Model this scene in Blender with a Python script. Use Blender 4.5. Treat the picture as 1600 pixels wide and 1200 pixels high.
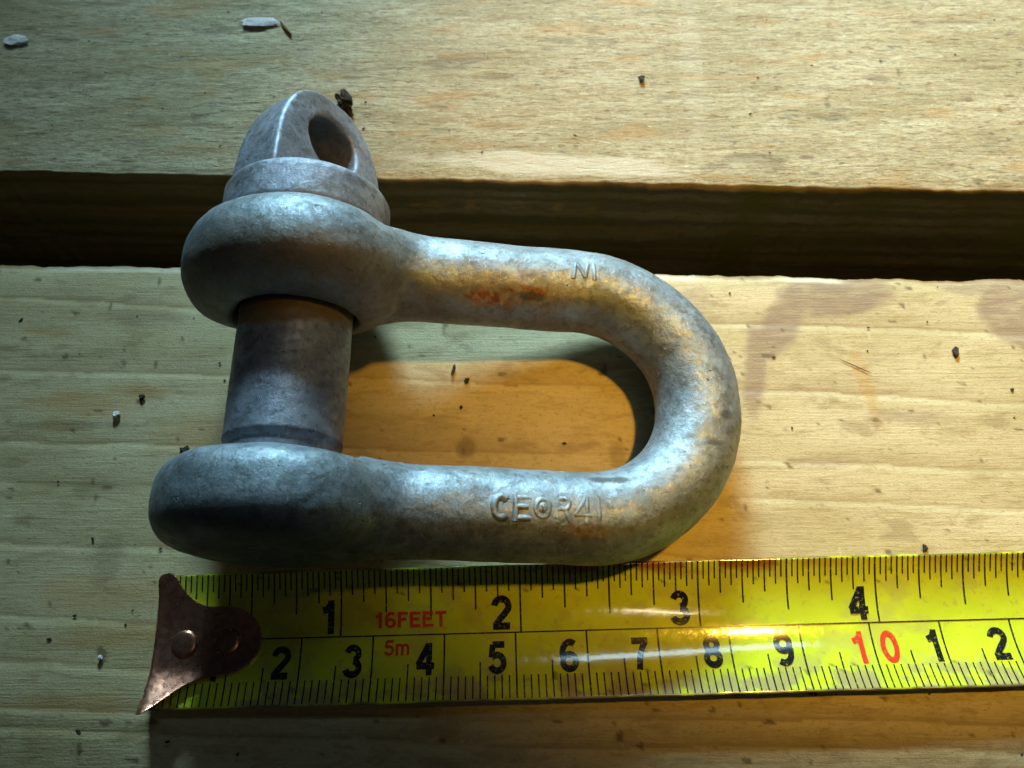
import bpy, bmesh, math, random
import numpy as np
from mathutils import Vector, Matrix

for o in list(bpy.data.objects):
    bpy.data.objects.remove(o)
SC = bpy.context.scene
COL = SC.collection
CM = 0.01                     # everything below is written in centimetres

# ------------------------------------------------------------------ camera
cam_d = bpy.data.cameras.new('camera')
cam = bpy.data.objects.new('camera', cam_d)
COL.objects.link(cam)
cam.location = (0, -1.17 * CM, 12.0 * CM)
cam.rotation_euler = (math.radians(22), 0, 0)
cam_d.sensor_width = 36
cam_d.lens = 29.03
cam_d.clip_start = 0.005
cam_d.clip_end = 50
cam_d.dof.use_dof = True
cam_d.dof.focus_distance = 0.113
cam_d.dof.aperture_fstop = 42
SC.camera = cam

# ------------------------------------------------------------------ light
w = bpy.data.worlds.new('World')
SC.world = w
w.use_nodes = True
bg = w.node_tree.nodes['Background']
bg.inputs[0].default_value = (0.35, 0.55, 0.75, 1)
bg.inputs[1].default_value = 0.009

def aim(o, target):
    d = Vector(target) * CM - o.location
    o.rotation_euler = d.to_track_quat('-Z', 'Y').to_euler()

def area(name, loc, target, sx, sy, power, colour):
    l = bpy.data.lights.new(name, 'AREA')
    l.shape = 'RECTANGLE'; l.size = sx * CM; l.size_y = sy * CM
    l.energy = power; l.color = colour
    o = bpy.data.objects.new(name, l); COL.objects.link(o)
    o.location = Vector(loc) * CM
    aim(o, target)
    return o

wl = area('window_light', (0.5, 58, 27), (9, 11, 0), 22, 10, 0.68, (0.47, 0.76, 0.88))
wl.data.spread = math.radians(36)
area('warm_highlight_light', (10.5, -8, 50), (2, 0, 0), 7, 1.1, 0.035, (1.0, 0.86, 0.6))  # unseen lamp added for the short warm highlight on the blade
area('cool_highlight_light', (14, 28, 55), (2.5, 0, 0), 22, 3.8, 0.15, (0.55, 0.85, 1.0))  # small unseen lamp added for the long cool highlight on the blade
sp = bpy.data.lights.new('torch_light', 'SPOT')
sp.energy = 9.0; sp.color = (1.0, 0.54, 0.055)
sp.spot_size = math.radians(24.5); sp.spot_blend = 0.6; sp.shadow_soft_size = 0.016
so = bpy.data.objects.new('torch_light', sp); COL.objects.link(so)
so.location = Vector((16, 9, 46.5)) * CM
aim(so, (6.2, 7.4, 0))

SC.view_settings.view_transform = 'Standard'
SC.view_settings.look = 'None'
SC.view_settings.exposure = 0
SC.view_settings.gamma = 1
SC.render.engine = 'CYCLES'

# ------------------------------------------------------------------ numpy noise
def _hash(ix, iy, seed):
    n = (ix.astype(np.int64) * 374761393 + iy.astype(np.int64) * 668265263 + seed * 1274126177) & 0xffffffff
    n = ((n ^ (n >> 13)) * 1274126177) & 0xffffffff
    return ((n ^ (n >> 16)) & 0xffff) / 65535.0

def vnoise(x, y, seed=0):
    ix = np.floor(x); iy = np.floor(y)
    fx = x - ix; fy = y - iy
    fx = fx * fx * (3 - 2 * fx); fy = fy * fy * (3 - 2 * fy)
    a = _hash(ix, iy, seed); b = _hash(ix + 1, iy, seed)
    c = _hash(ix, iy + 1, seed); d = _hash(ix + 1, iy + 1, seed)
    return (a * (1 - fx) + b * fx) * (1 - fy) + (c * (1 - fx) + d * fx) * fy

def fbm(x, y, seed=0, octv=4):
    s = 0; a = 0.5; t = 0
    for k in range(octv):
        s = s + a * vnoise(x * 2 ** k, y * 2 ** k, seed + k * 17); t += a; a *= 0.5
    return s / t

def sstep(a, b, x):
    t = np.clip((x - a) / (b - a), 0, 1)
    return t * t * (3 - 2 * t)

# ------------------------------------------------------------------ mesh helpers
def mkmesh(name, V, F, origin=(0, 0, 0), smooth=True, attrs=None):
    V = (np.asarray(V, float) - np.asarray(origin, float)) * CM
    me = bpy.data.meshes.new(name)
    me.from_pydata([tuple(v) for v in V.tolist()], [], F if isinstance(F, list) else F.tolist())
    me.update()
    if smooth:
        me.polygons.foreach_set('use_smooth', [True] * len(me.polygons))
    if attrs:
        for k, a in attrs.items():
            at = me.attributes.new(k, 'FLOAT', 'POINT')
            at.data.foreach_set('value', np.asarray(a, np.float32))
    return me

def link(name, me, mat=None, parent=None):
    o = bpy.data.objects.new(name, me)
    COL.objects.link(o)
    if mat: me.materials.append(mat)
    if parent: o.parent = parent
    return o

def root(name, loc, label, cat, group=None):
    o = bpy.data.objects.new(name, None); COL.objects.link(o)
    o.empty_display_size = 0.01
    o.location = Vector(loc) * CM
    o['label'] = label; o['category'] = cat
    if group: o['group'] = group
    return o

def part(name, V, F, mat, parent, smooth=True, attrs=None):
    org = parent['_org'] if '_org' in parent else [c / CM for c in parent.location]
    me = mkmesh(name, V, F, org, smooth, attrs)
    o = link(name, me, mat, parent)
    return o

def subpart(name, V, F, mat, parent, grand, smooth=True):
    me = mkmesh(name, V, F, [c / CM for c in grand.location], smooth)
    return link(name, me, mat, parent)

def grid_faces(nu, nv, closed_v=False):
    i = np.arange(nu - 1)[:, None]; 
    j = np.arange(nv if closed_v else nv - 1)[None, :]
    a = i * nv + j; b = i * nv + (j + 1) % nv
    c = (i + 1) * nv + (j + 1) % nv; d = (i + 1) * nv + j
    return np.stack([a, b, c, d], -1).reshape(-1, 4)

# ------------------------------------------------------------------ node helpers
class NT:
    def __init__(s, name):
        s.m = bpy.data.materials.new(name); s.m.use_nodes = True
        s.t = s.m.node_tree
        s.b = s.t.nodes['Principled BSDF']
        tc = s.t.nodes.new('ShaderNodeTexCoord')
        mp = s.t.nodes.new('ShaderNodeMapping'); mp.inputs['Scale'].default_value = (100, 100, 100)
        s.t.links.new(tc.outputs['Object'], mp.inputs[0])
        s.cm = mp.outputs[0]
    def lk(s, a, b): s.t.links.new(a, b)
    def setin(s, sock, v):
        if isinstance(v, bpy.types.NodeSocket): s.lk(v, sock)
        else: sock.default_value = v
    def noise(s, scale, stretch=(1, 1, 1), detail=4, rough=0.55, dist=0.0, off=(0, 0, 0)):
        mp = s.t.nodes.new('ShaderNodeMapping'); mp.inputs['Scale'].default_value = stretch
        mp.inputs['Location'].default_value = off
        s.lk(s.cm, mp.inputs[0])
        n = s.t.nodes.new('ShaderNodeTexNoise'); n.inputs['Scale'].default_value = scale
        n.inputs['Detail'].default_value = detail; n.inputs['Roughness'].default_value = rough
        n.inputs['Distortion'].default_value = dist
        s.lk(mp.outputs[0], n.inputs['Vector']); return n.outputs['Fac']
    def voro(s, scale, stretch=(1, 1, 1)):
        mp = s.t.nodes.new('ShaderNodeMapping'); mp.inputs['Scale'].default_value = stretch
        s.lk(s.cm, mp.inputs[0])
        n = s.t.nodes.new('ShaderNodeTexVoronoi'); n.inputs['Scale'].default_value = scale
        s.lk(mp.outputs[0], n.inputs['Vector']); return n.outputs['Distance']
    def attr(s, name):
        n = s.t.nodes.new('ShaderNodeAttribute'); n.attribute_name = name; return n.outputs['Fac']
    def ramp(s, v, a, b, x=0.0, y=1.0):
        n = s.t.nodes.new('ShaderNodeMapRange'); n.interpolation_type = 'SMOOTHSTEP'
        s.setin(n.inputs['Value'], v)
        n.inputs['From Min'].default_value = a; n.inputs['From Max'].default_value = b
        n.inputs['To Min'].default_value = x; n.inputs['To Max'].default_value = y
        return n.outputs['Result']
    def math(s, op, a, b=0.0):
        n = s.t.nodes.new('ShaderNodeMath'); n.operation = op
        s.setin(n.inputs[0], a); s.setin(n.inputs[1], b); return n.outputs[0]
    def mix(s, f, a, b):
        n = s.t.nodes.new('ShaderNodeMix'); n.data_type = 'RGBA'
        s.setin(n.inputs['Factor'], f)
        s.setin(n.inputs[6], a if isinstance(a, bpy.types.NodeSocket) else (*a, 1))
        s.setin(n.inputs[7], b if isinstance(b, bpy.types.NodeSocket) else (*b, 1))
        return n.outputs[2]
    def bump(s, h, dist_cm, strength=1.0, prev=None):
        n = s.t.nodes.new('ShaderNodeBump'); n.inputs['Distance'].default_value = dist_cm * CM
        n.inputs['Strength'].default_value = strength
        s.setin(n.inputs['Height'], h)
        if prev is not None: s.lk(prev, n.inputs['Normal'])
        return n.outputs[0]
    def fin(s, col, rough=0.5, metal=0.0, nrm=None, spec=0.5, coat=0.0, coat_r=0.1):
        b = s.b
        s.setin(b.inputs['Base Color'], col if isinstance(col, bpy.types.NodeSocket) else (*col, 1))
        s.setin(b.inputs['Roughness'], rough); s.setin(b.inputs['Metallic'], metal)
        s.setin(b.inputs['Specular IOR Level'], spec)
        b.inputs['Coat Weight'].default_value = coat; b.inputs['Coat Roughness'].default_value = coat_r
        if nrm is not None: s.lk(nrm, b.inputs['Normal'])
        return s.m

# ---- smooth weathered softwood with growth ridges
def mat_wood(name, rough_sawn):
    n = NT(name)
    if rough_sawn:
        base = n.mix(n.ramp(n.noise(1.1, (0.35, 1.3, 1), 6, 0.6), 0.3, 0.7), (0.36, 0.295, 0.155), (0.52, 0.445, 0.28))
        base = n.mix(n.ramp(n.noise(3.4, (0.40, 2.2, 1.5), 6, 0.72, 0.9), 0.50, 0.66, 0, 0.7), base, (0.36, 0.25, 0.11))
        base = n.mix(n.ramp(n.noise(5.0, (0.42, 2.4, 1.5), 6, 0.74, 0.8, (7, 3, 0)), 0.57, 0.66, 0, 0.85), base, (0.15, 0.105, 0.055))
        base = n.mix(n.ramp(n.noise(3.2, (0.8, 1.4, 1), 4, 0.6, 0.5, (3, 9, 0)), 0.62, 0.74, 0, 0.5), base, (0.17, 0.15, 0.12))
        base = n.mix(n.ramp(n.noise(9, (1, 1.6, 1), 3, 0.5, 0.2, (30, 9, 0)), 0.62, 0.74, 0, 0.55), base, (0.74, 0.69, 0.55))
        hb = n.noise(5.5, (0.40, 2.2, 2.2), 7, 0.75, 0.8)
        base = n.mix(n.ramp(n.noise(8, (0.7, 1.5, 1), 5, 0.75, 0.3, (1, 7, 0)), 0.46, 0.62, 0, 0.45), base, (0.24, 0.18, 0.08))
        base = n.mix(n.ramp(n.noise(10, (0.40, 3.2, 1), 5, 0.75, 0.5, (11, 7, 0)), 0.56, 0.62, 0, 0.9), base, (0.10, 0.075, 0.035))
        base = n.mix(n.ramp(n.noise(17, (0.8, 1.3, 1), 4, 0.7, 0.2, (13, 2, 0)), 0.56, 0.70, 0, 0.45), base, (0.68, 0.60, 0.40))
        nb = n.bump(hb, 0.035, 1.0)
        nb = n.bump(n.noise(34, (0.6, 1.2, 1.2), 3, 0.6), 0.012, 1.0, nb)
    else:
        ring = n.attr('ring')
        base = n.mix(n.ramp(n.noise(0.9, (0.30, 1.2, 1), 5, 0.55), 0.3, 0.7), (0.44, 0.36, 0.185), (0.58, 0.49, 0.30))
        base = n.mix(n.math('MULTIPLY', ring, n.ramp(n.noise(1.3, (0.5, 1, 1), 3), 0.2, 0.75, 0.25, 1.0)), base, (0.30, 0.215, 0.10))
        base = n.mix(n.ramp(n.noise(4, (0.18, 3.0, 2), 6, 0.65, 0.4), 0.50, 0.75, 0, 0.30), base, (0.40, 0.30, 0.15))
        base = n.mix(n.ramp(n.noise(1.6, (0.6, 1.5, 1), 4, 0.6, 0.4, (4, 2, 0)), 0.56, 0.68, 0, 0.55), base, (0.27, 0.20, 0.10))
        base = n.mix(n.ramp(n.noise(2.6, (0.35, 1.3, 1), 6, 0.7, 0.7, (14, 2, 0)), 0.48, 0.66, 0, 0.50), base, (0.30, 0.22, 0.085))
        base = n.mix(n.ramp(n.noise(12, (0.6, 1.4, 1), 5, 0.75, 0.3, (2, 21, 0)), 0.52, 0.68, 0, 0.40), base, (0.22, 0.16, 0.07))
        base = n.mix(n.ramp(n.noise(5, (1.2, 0.8, 1), 5, 0.7, 0.3, (9, 21, 0)), 0.60, 0.72, 0, 0.40), base, (0.62, 0.53, 0.36))
        hb = n.noise(8.0, (0.18, 3.4, 3.4), 5, 0.6, 0.3)
        nb = n.bump(hb, 0.008, 1.0)
        nb = n.bump(n.noise(30, (0.8, 1.2, 1.2), 3, 0.6), 0.006, 1.0, nb)
    # speckled fine grime
    gl_ = n.noise(2.2, (0.07, 1.5, 1), 3, 0.5, 0.5, (3, 1, 0))
    gl_ = n.math('ABSOLUTE', n.math('SINE', n.math('MULTIPLY', gl_, 60.0)))
    base = n.mix(n.math('MULTIPLY', n.ramp(gl_, 0.22, 0.0), n.ramp(n.noise(1.2), 0.4, 0.6, 0.05, 0.38)), base, (0.25, 0.17, 0.07))
    base = n.mix(n.ramp(n.noise(13, (0.8, 1.2, 1), 5, 0.8, 0.2, (3, 12, 0)), 0.5, 0.68, 0, 0.30), base, (0.27, 0.20, 0.09))
    base = n.mix(n.ramp(n.noise(22, (0.8, 1, 1), 3, 0.6), 0.60, 0.72, 0, 0.5), base, (0.20, 0.16, 0.10))
    base = n.mix(n.math('MULTIPLY', n.math('MULTIPLY', n.attr('stain'), n.ramp(n.noise(5, (0.4, 2.0, 1), 5, 0.7), 0.3, 0.6, 0.5, 1.0)), 0.85), base, (0.24, 0.165, 0.115))
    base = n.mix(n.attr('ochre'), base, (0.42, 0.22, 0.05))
    base = n.mix(n.attr('grime_shade'), base, (0.10, 0.065, 0.028))  # dirt specks, plus the gap's shade painted on the side faces
    base = n.mix(n.attr('moss'), base, (0.16, 0.13, 0.015))
    base = n.mix(n.attr('pale'), base, (0.74, 0.68, 0.55))
    return n.fin(base, 0.62, 0.0, nb, 0.28)

M_near = mat_wood('smooth_wood', False)
M_far = mat_wood('rough_sawn_wood', True)

def mat_metal(name, c0, c1, rough=0.52, metal=0.66):
    n = NT(name)
    m1 = n.ramp(n.noise(2.2, (1, 1, 1), 6, 0.65, 0.3), 0.32, 0.68)
    col = n.mix(m1, c0, c1)
    col = n.mix(n.ramp(n.noise(8, (1, 1, 1), 5, 0.7), 0.46, 0.66, 0, 0.65), col, (0.12, 0.13, 0.12))
    col = n.mix(n.ramp(n.noise(15, (1.5, 0.8, 1), 4, 0.6, 0, (5, 5, 5)), 0.58, 0.72, 0, 0.5), col, (0.58, 0.62, 0.66))
    pit = n.ramp(n.noise(5.5, (1, 1.6, 1), 5, 0.62, 0.5, (9, 1, 4)), 0.66, 0.72, 0, 0.8)
    col = n.mix(pit, col, (0.06, 0.065, 0.065))
    col = n.mix(n.attr('brown'), col, (0.17, 0.115, 0.05))
    col = n.mix(n.math('MULTIPLY', n.attr('rust'), n.ramp(n.noise(9, (1, 1, 1), 5, 0.7), 0.35, 0.55, 0.35, 1)), col, n.mix(n.ramp(n.noise(12), 0.4, 0.6), (0.13, 0.05, 0.018), (0.27, 0.10, 0.03)))
    col = n.mix(n.attr('dark'), col, (0.035, 0.035, 0.035))
    rust_dark_any = n.math('MAXIMUM', n.math('MAXIMUM', n.attr('rust'), n.attr('dark')), n.math('MULTIPLY', n.attr('brown'), 0.8))
    mt = n.ramp(rust_dark_any, 0, 1, metal, 0.05)
    rg = n.ramp(n.noise(7, (1, 1, 1), 5, 0.65, 0, (2, 8, 1)), 0.3, 0.7, rough - 0.10, rough + 0.14)
    h = n.noise(9, (1, 1, 1), 6, 0.68, 0.2)
    nb = n.bump(h, 0.012, 1.0)
    nb = n.bump(n.noise(42, (1, 1, 1), 3, 0.6), 0.003, 1.0, nb)
    nb = n.bump(pit, -0.012, 1.0, nb)
    return n.fin(col, rg, mt, nb, 0.5)

M_galv = mat_metal('galvanised_steel', (0.20, 0.25, 0.29), (0.34, 0.405, 0.455))
M_pin = mat_metal('pin_steel', (0.24, 0.27, 0.34), (0.40, 0.44, 0.53), 0.56, 0.65)

def mat_tape():
    n = NT('yellow_tape_paint')
    col = n.mix(n.ramp(n.noise(1.2, (1, 1, 1), 4), 0.3, 0.7), (0.56, 0.68, 0.025), (0.66, 0.76, 0.035))
    col = n.mix(n.ramp(n.noise(9, (1, 1, 1), 5, 0.7, 0.3), 0.55, 0.70, 0, 0.5), col, (0.42, 0.33, 0.10))
    col = n.mix(n.attr('scuff'), col, (0.36, 0.27, 0.15))
    col = n.mix(n.attr('rust'), col, (0.33, 0.13, 0.01))
    col = n.mix(n.attr('edge'), col, (0.05, 0.05, 0.04))
    rg = n.ramp(n.noise(14, (1, 1, 1), 3), 0.3, 0.7, 0.08, 0.13)
    nb = n.bump(n.noise(6, (1, 1, 1), 4), 0.003, 1.0)
    return n.fin(col, rg, 0.0, nb, 1.0, 0.9, 0.05)
M_tape = mat_tape()

def mat_print(name, c):
    n = NT(name)
    col = n.mix(n.ramp(n.noise(26, (1, 1, 1), 3, 0.6), 0.56, 0.68, 0, 0.55), c, (0.4, 0.38, 0.05))
    return n.fin(col, 0.13, 0.0, None, 1.0, 0.9, 0.05)
M_black = mat_print('black_print', (0.012, 0.014, 0.016))
M_red = mat_print('red_print', (0.72, 0.05, 0.02))

def mat_hook():
    n = NT('nickel_plated_steel')
    col = n.mix(n.ramp(n.noise(2.5, (1, 1, 1), 5), 0.35, 0.7), (0.80, 0.40, 0.28), (0.68, 0.30, 0.20))
    col = n.mix(n.ramp(n.noise(14, (1, 1, 1), 4), 0.62, 0.74, 0, 0.25), col, (0.25, 0.13, 0.09))
    rg = n.ramp(n.noise(9), 0.3, 0.7, 0.24, 0.34)
    return n.fin(col, rg, 0.95, n.bump(n.noise(9), 0.004, 1.0), 0.5)
M_hook = mat_hook()
def simple(name, c, rough=0.8, c2=None, sc=20):
    n = NT(name)
    col = n.mix(n.ramp(n.noise(sc), 0.35, 0.65), c, c2 or tuple(x * 0.5 for x in c))
    return n.fin(col, rough, 0, n.bump(n.noise(sc * 2), 0.01, 1.0), 0.3)
M_crumb = simple('dark_dirt', (0.05, 0.033, 0.018))
M_flake = simple('white_flake', (0.72, 0.68, 0.70), 0.6, (0.55, 0.50, 0.50))
M_splinter = simple('wood_fibre', (0.30, 0.13, 0.03), 0.7)
M_ground = simple('dark_soil', (0.05, 0.04, 0.03), 0.9, None, 1)

# ------------------------------------------------------------------ ground far below
gv = [(-300, -300, -75), (300, -300, -75), (300, 300, -75), (-300, 300, -75)]
g = link('ground', mkmesh('ground', gv, [[0, 1, 2, 3]], (0, 0, 0), False), M_ground)
g['kind'] = 'structure'

# ------------------------------------------------------------------ table of planks
table = root('wooden_table', (0, 0, 0), 'weathered wooden bench top of pale planks with a dark gap, under the shackle and tape', 'table')

def blob(X, Y, cx, cy, rx, ry, ang=0, soft=0.25, nz=0.35, seed=1, nscale=2.0):
    c, s = math.cos(ang), math.sin(ang)
    u = ((X - cx) * c + (Y - cy) * s) / rx; v = (-(X - cx) * s + (Y - cy) * c) / ry
    d = np.sqrt(u * u + v * v) + nz * (fbm(X * nscale, Y * nscale, seed) - 0.5) * 2
    return 1 - sstep(1 - soft, 1 + soft, d)

RINGS = [(4.88, -.0354), (3.64, -.032), (2.50, -.032), (1.87, -.0315), (0.97, -.031), (-0.01, -.029),
         (-0.60, -.026), (-1.16, -.024), (-1.47, -.03), (-2.2, -.02), (-3.1, -.02), (-4.4, -.02), (-5.6, -.02), (-7, -.02), (-9.5, -.02), (5.9, -.03)]

def axis(lo, hi, flo, fhi, fine, coarse):
    a = list(np.arange(lo, flo, coarse)) + list(np.arange(flo, fhi, fine)) + list(np.arange(fhi, hi, coarse)) + [hi]
    return np.array(a)

def plank(name, y_lo, y_hi, slope, thick, fine_edge, mat, style, seed):
    xs = axis(-34, 34, -10.5, 10.5, 0.045, 1.0)
    if style == 'near':
        ys = axis(y_lo, y_hi - 0.06, -2.3, y_hi - 0.06, 0.035, 0.5)
    else:
        ys = axis(y_lo + 0.06, y_hi, y_lo + 0.06, 13.0, 0.04, 0.5)
    ys = np.unique(np.round(ys, 4))
    # closed profile: top row (low y to high y), then down the far side, bottom, up the near side
    side = [-0.012, -0.04, -0.09] + list(-np.arange(0.16, thick - 0.1, 0.09)) + [-thick + 0.05, -thick]
    P = [(y, 0.0, 0) for y in ys]
    hi_y = ys[-1]; lo_y = ys[0]
    def edge_out(z):  # rounded arris
        return 0.02 + 0.04 * min(1, math.sqrt(min(1, -z / 0.09)))
    P += [(hi_y + edge_out(z), z, 1) for z in side]
    P += [(lo_y - edge_out(z), z, 2) for z in reversed(side)]
    P = np.array(P); ns = len(P)
    X = np.repeat(xs[:, None], ns, 1); Y = np.repeat(P[None, :, 0], len(xs), 0).copy()
    Z = np.repeat(P[None, :, 1], len(xs), 0).copy(); T = P[None, :, 2]
    top = (T == 0)
    # ragged arris
    rag = (fbm(xs * 1.1, xs * 0 + 3, seed, 5) - 0.5) * 0.10 + (fbm(xs * 5, xs * 0 + 9, seed + 4, 3) - 0.5) * 0.05
    eY = (y_hi if style == 'near' else y_lo)
    dist = np.abs(Y - eY)
    Y = Y + rag[:, None] * np.exp(-dist / 0.25)
    Y = Y + slope * X
    ring = np.zeros_like(X)
    if style == 'near':
        h = np.zeros_like(X)
        wob = (fbm(X * 0.22, Y * 0.6, 5, 3) - 0.5) * 0.28 + (fbm(X * 1.5, Y * 2, 6, 3) - 0.5) * 0.05
        rr = sorted([(a, b) for a, b in RINGS], reverse=True)
        lines = np.stack([a + b * X + wob for a, b in rr])       # descending
        for k in range(len(rr) - 1):
            up, lo = lines[k], lines[k + 1]
            t = (up - Y) / np.maximum(up - lo, 1e-3)              # 0 just under the upper line, 1 at the next one
            inb = (t >= 0) & (t < 1)
            dcm = (up - Y)
            prof = sstep(0, 0.10, dcm) * (1 - 0.85 * np.clip(t, 0, 1) ** 1.6)
            h = np.where(inb, prof, h)
            wgt = (0.95 * np.exp(-((lo - Y) / 0.035) ** 2) + 0.50 * sstep(0.35, 1.0, t) ** 2) * (0.6 + 0.4 * sstep(0.3, 0.6, fbm(X * 0.5, Y * 0.8, 8, 3)))
            ring = np.where(inb, np.clip(wgt, 0, 1), ring)
        amp = 0.015
        Z = Z - np.where(top, 0.085 * np.clip(-0.5 - Y, 0, None) ** 2, 0)
        Z = Z + np.where(top, amp * (h - 0.6) + 0.012 * (fbm(X * 0.5, Y * 3, 11) - 0.5), 0)
        Z = Z - np.where(top, 0.05 * np.exp(-dist / 0.10), 0)
    else:
        fib = fbm(X * 1.1 + 0.8 * fbm(X, Y, 3), Y * 4.5, 31, 5)
        Z = Z + np.where(top, 0.030 * (fib - 0.5) + 0.022 * (fbm(X * 2.5, Y * 7, 37, 3) - 0.5), 0)
        Z = Z - np.where(top, 0.05 * np.exp(-dist / 0.07), 0)
    # side faces: horizontal grain
    gr = (fbm(X * 0.12, Z * 5 + 0.3 * fbm(X * .3, Z, 2), seed + 20, 4) - 0.5) * 0.10
    Y = Y + np.where(T == 2, gr, 0) + np.where(T == 1, -gr, 0)
    st = np.zeros_like(X); oc = np.zeros_like(X); gm = np.zeros_like(X); ms = np.zeros_like(X); pl = np.zeros_like(X)
    if style == 'near':
        A = (X, Y)
        st = np.maximum.reduce([
            blob(*A, 5.25, 5.22, 1.0, 0.42, 0.15, 0.18, 0.30, 3, 1.6), blob(*A, 4.35, 4.75, 0.28, 0.75, -0.55, 0.3, 0.35, 4, 2),
            blob(*A, 3.85, 3.95, 0.17, 0.75, -0.15, 0.35, 0.4, 5, 2), blob(*A, 8.35, 4.95, 0.75, 0.75, 0, 0.12, 0.30, 6, 1.5),
            0.7 * blob(*A, 7.6, 5.45, 0.6, 0.18, 0, 0.3, 0.4, 7), 0.5 * blob(*A, 2.8, 5.1, 0.5, 0.25, 0.2, 0.5, 0.5, 8),
            0.45 * blob(*A, 6.1, 3.12, 0.55, 0.13, 0, 0.5, 0.5, 9), 0.4 * blob(*A, 4.8, 2.4, 0.5, 0.12, 0, 0.5, 0.5, 10),
            0.45 * blob(*A, -6.0, 4.85, 0.7, 0.16, -0.05, 0.4, 0.4, 12)])
        oc = np.maximum.reduce([0.55 * blob(*A, -7.5, 4.58, 0.38, 0.05, -0.15, 0.5, 0.3, 13),
            0.4 * blob(*A, 5.55, 3.6, 0.12, 0.6, 0.15, 0.5, 0.5, 14), 0.5 * blob(*A, -6.6, 3.35, 0.9, 0.22, 0, 0.5, 0.5, 15),
            0.45 * blob(*A, -5.9, 3.55, 0.6, 0.16, 0, 0.5, 0.4, 16), 0.35 * blob(*A, -4.9, 2.85, 0.5, 0.3, 0, 0.6, 0.4, 17),
            0.4 * blob(*A, -7.0, 3.0, 0.3, 0.12, 0, 0.4, 0.4, 18), 0.35 * blob(*A, -5.8, 0.5, 0.9, 0.25, 0, 0.4, 0.4, 19),
            0.35 * blob(*A, -5.5, -0.1, 0.8, 0.2, 0, 0.4, 0.4, 29), 0.35 * blob(*A, -5.9, -1.0, 0.7, 0.15, 0, 0.4, 0.4, 28)])
        gm = np.maximum.reduce([0.25 * blob(*A, -5.85, 0.95, 0.22, 0.35, 0, 0.4, 0.5, 21, 4), 0.4 * blob(*A, -6.8, 3.0, 1.0, 0.07, 0, 0.5, 0.5, 22, 3),
            0.5 * blob(*A, -0.7, 2.65, 0.13, 0.18, 0, 0.4, 0.5, 23, 5), 0.35 * blob(*A, 1.6, 2.5, 0.12, 0.2, 0, 0.4, 0.5, 24, 6),
            0.35 * blob(*A, -5.9, 2.0, 1.2, 0.05, -0.03, 0.5, 0.5, 26, 3)])
        # many little specks
        sp_ = fbm(X * 5.5, Y * 6.5, 77, 2)
        gm = np.maximum(gm, 0.75 * sstep(0.83, 0.87, sp_))
        pl = 0.8 * np.exp(-((Y - slope * X - y_hi + 0.04 + 0.05 * fbm(X * 2, X * 0, 90)) / 0.035) ** 2) * sstep(0.35, 0.6, fbm(X * 0.8, X * 0 + 4, 91))
    else:
        A = (X, Y)
        sp_ = fbm(X * 3.5, Y * 6.0, 78, 3)
        gm = 0.6 * sstep(0.80, 0.86, sp_)
        fl = sstep(0.35, 0.22, fib) if False else 1 - sstep(0.20, 0.34, fib)
        gm = np.maximum(gm, 0.42 * fl)
        oc = 0.4 * sstep(0.62, 0.75, fbm(X * 0.9, Y * 4.5, 55, 4))
        front = np.clip(1 - np.abs(Y - slope * X - y_lo) / 0.09, 0, 1)
        ms = np.where(T == 2, 0.35 * sstep(0.4, 0.8, fbm(X * 0.2, Z * 4, 66, 3)), 0) + 0.8 * front * sstep(0.35, 0.7, fbm(X * 0.8, X * 0, 67, 3)) * sstep(0, 3, X)
        pl = 0.55 * blob(*A, 0.7, 7.85 , 2.4, 0.22, -0.06, 0.3, 0.4, 83, 1.4) + 0.15 * blob(*A, 3.35, 9.9, 0.22, 1.6, -0.02, 0.6, 0.3, 84)
        st = np.where(T == 2, 0.35, 0) * sstep(0.3, 0.7, fbm(X * 0.15, Z * 6, 68, 3))
    dk = np.where(T > 0, 0.36, 0.0)  # side faces painted darker to stand for shade in the gap
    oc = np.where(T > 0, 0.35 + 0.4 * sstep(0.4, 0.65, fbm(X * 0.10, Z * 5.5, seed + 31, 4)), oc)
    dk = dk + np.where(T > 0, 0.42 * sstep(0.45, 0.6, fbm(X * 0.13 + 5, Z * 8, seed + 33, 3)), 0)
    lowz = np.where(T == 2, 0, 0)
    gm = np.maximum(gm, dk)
    V = np.stack([X, Y, Z], -1).reshape(-1, 3)
    F = grid_faces(len(xs), ns, True)[:, ::-1].tolist()
    F.append(list(range(ns - 1, -1, -1))[::-1]); F.append(list(range((len(xs) - 1) * ns, len(xs) * ns))[::-1])
    cl = lambda a: np.clip(a, 0, 1).reshape(-1)
    return part(name, V, F, mat, table, True, dict(ring=cl(ring), stain=cl(st), ochre=cl(oc), grime_shade=cl(gm), moss=cl(ms), pale=cl(pl)))

p1 = plank('plank', -3.6, 5.68, -0.017, 4.2, 0, M_near, 'near', 101)
p1['label'] = 'smooth near plank with long growth ridges'
p2 = plank('plank', 7.48, 22.0, -0.022, 4.2, 0, M_far, 'far', 202)
p2['label'] = 'rough sawn far plank with dark fibres'

# ------------------------------------------------------------------ shackle
PX, YU, YL, BX = -3.02, 4.80, 1.33, 0.985
RR = 0.622; EZ = 1.60; BZ = 0.645
RB = (YU - YL) / 2; YC = (YU + YL) / 2
def cz(x):
    t = (x - PX) / (BX + RB - PX)
    return EZ + (BZ - EZ) * t

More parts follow.
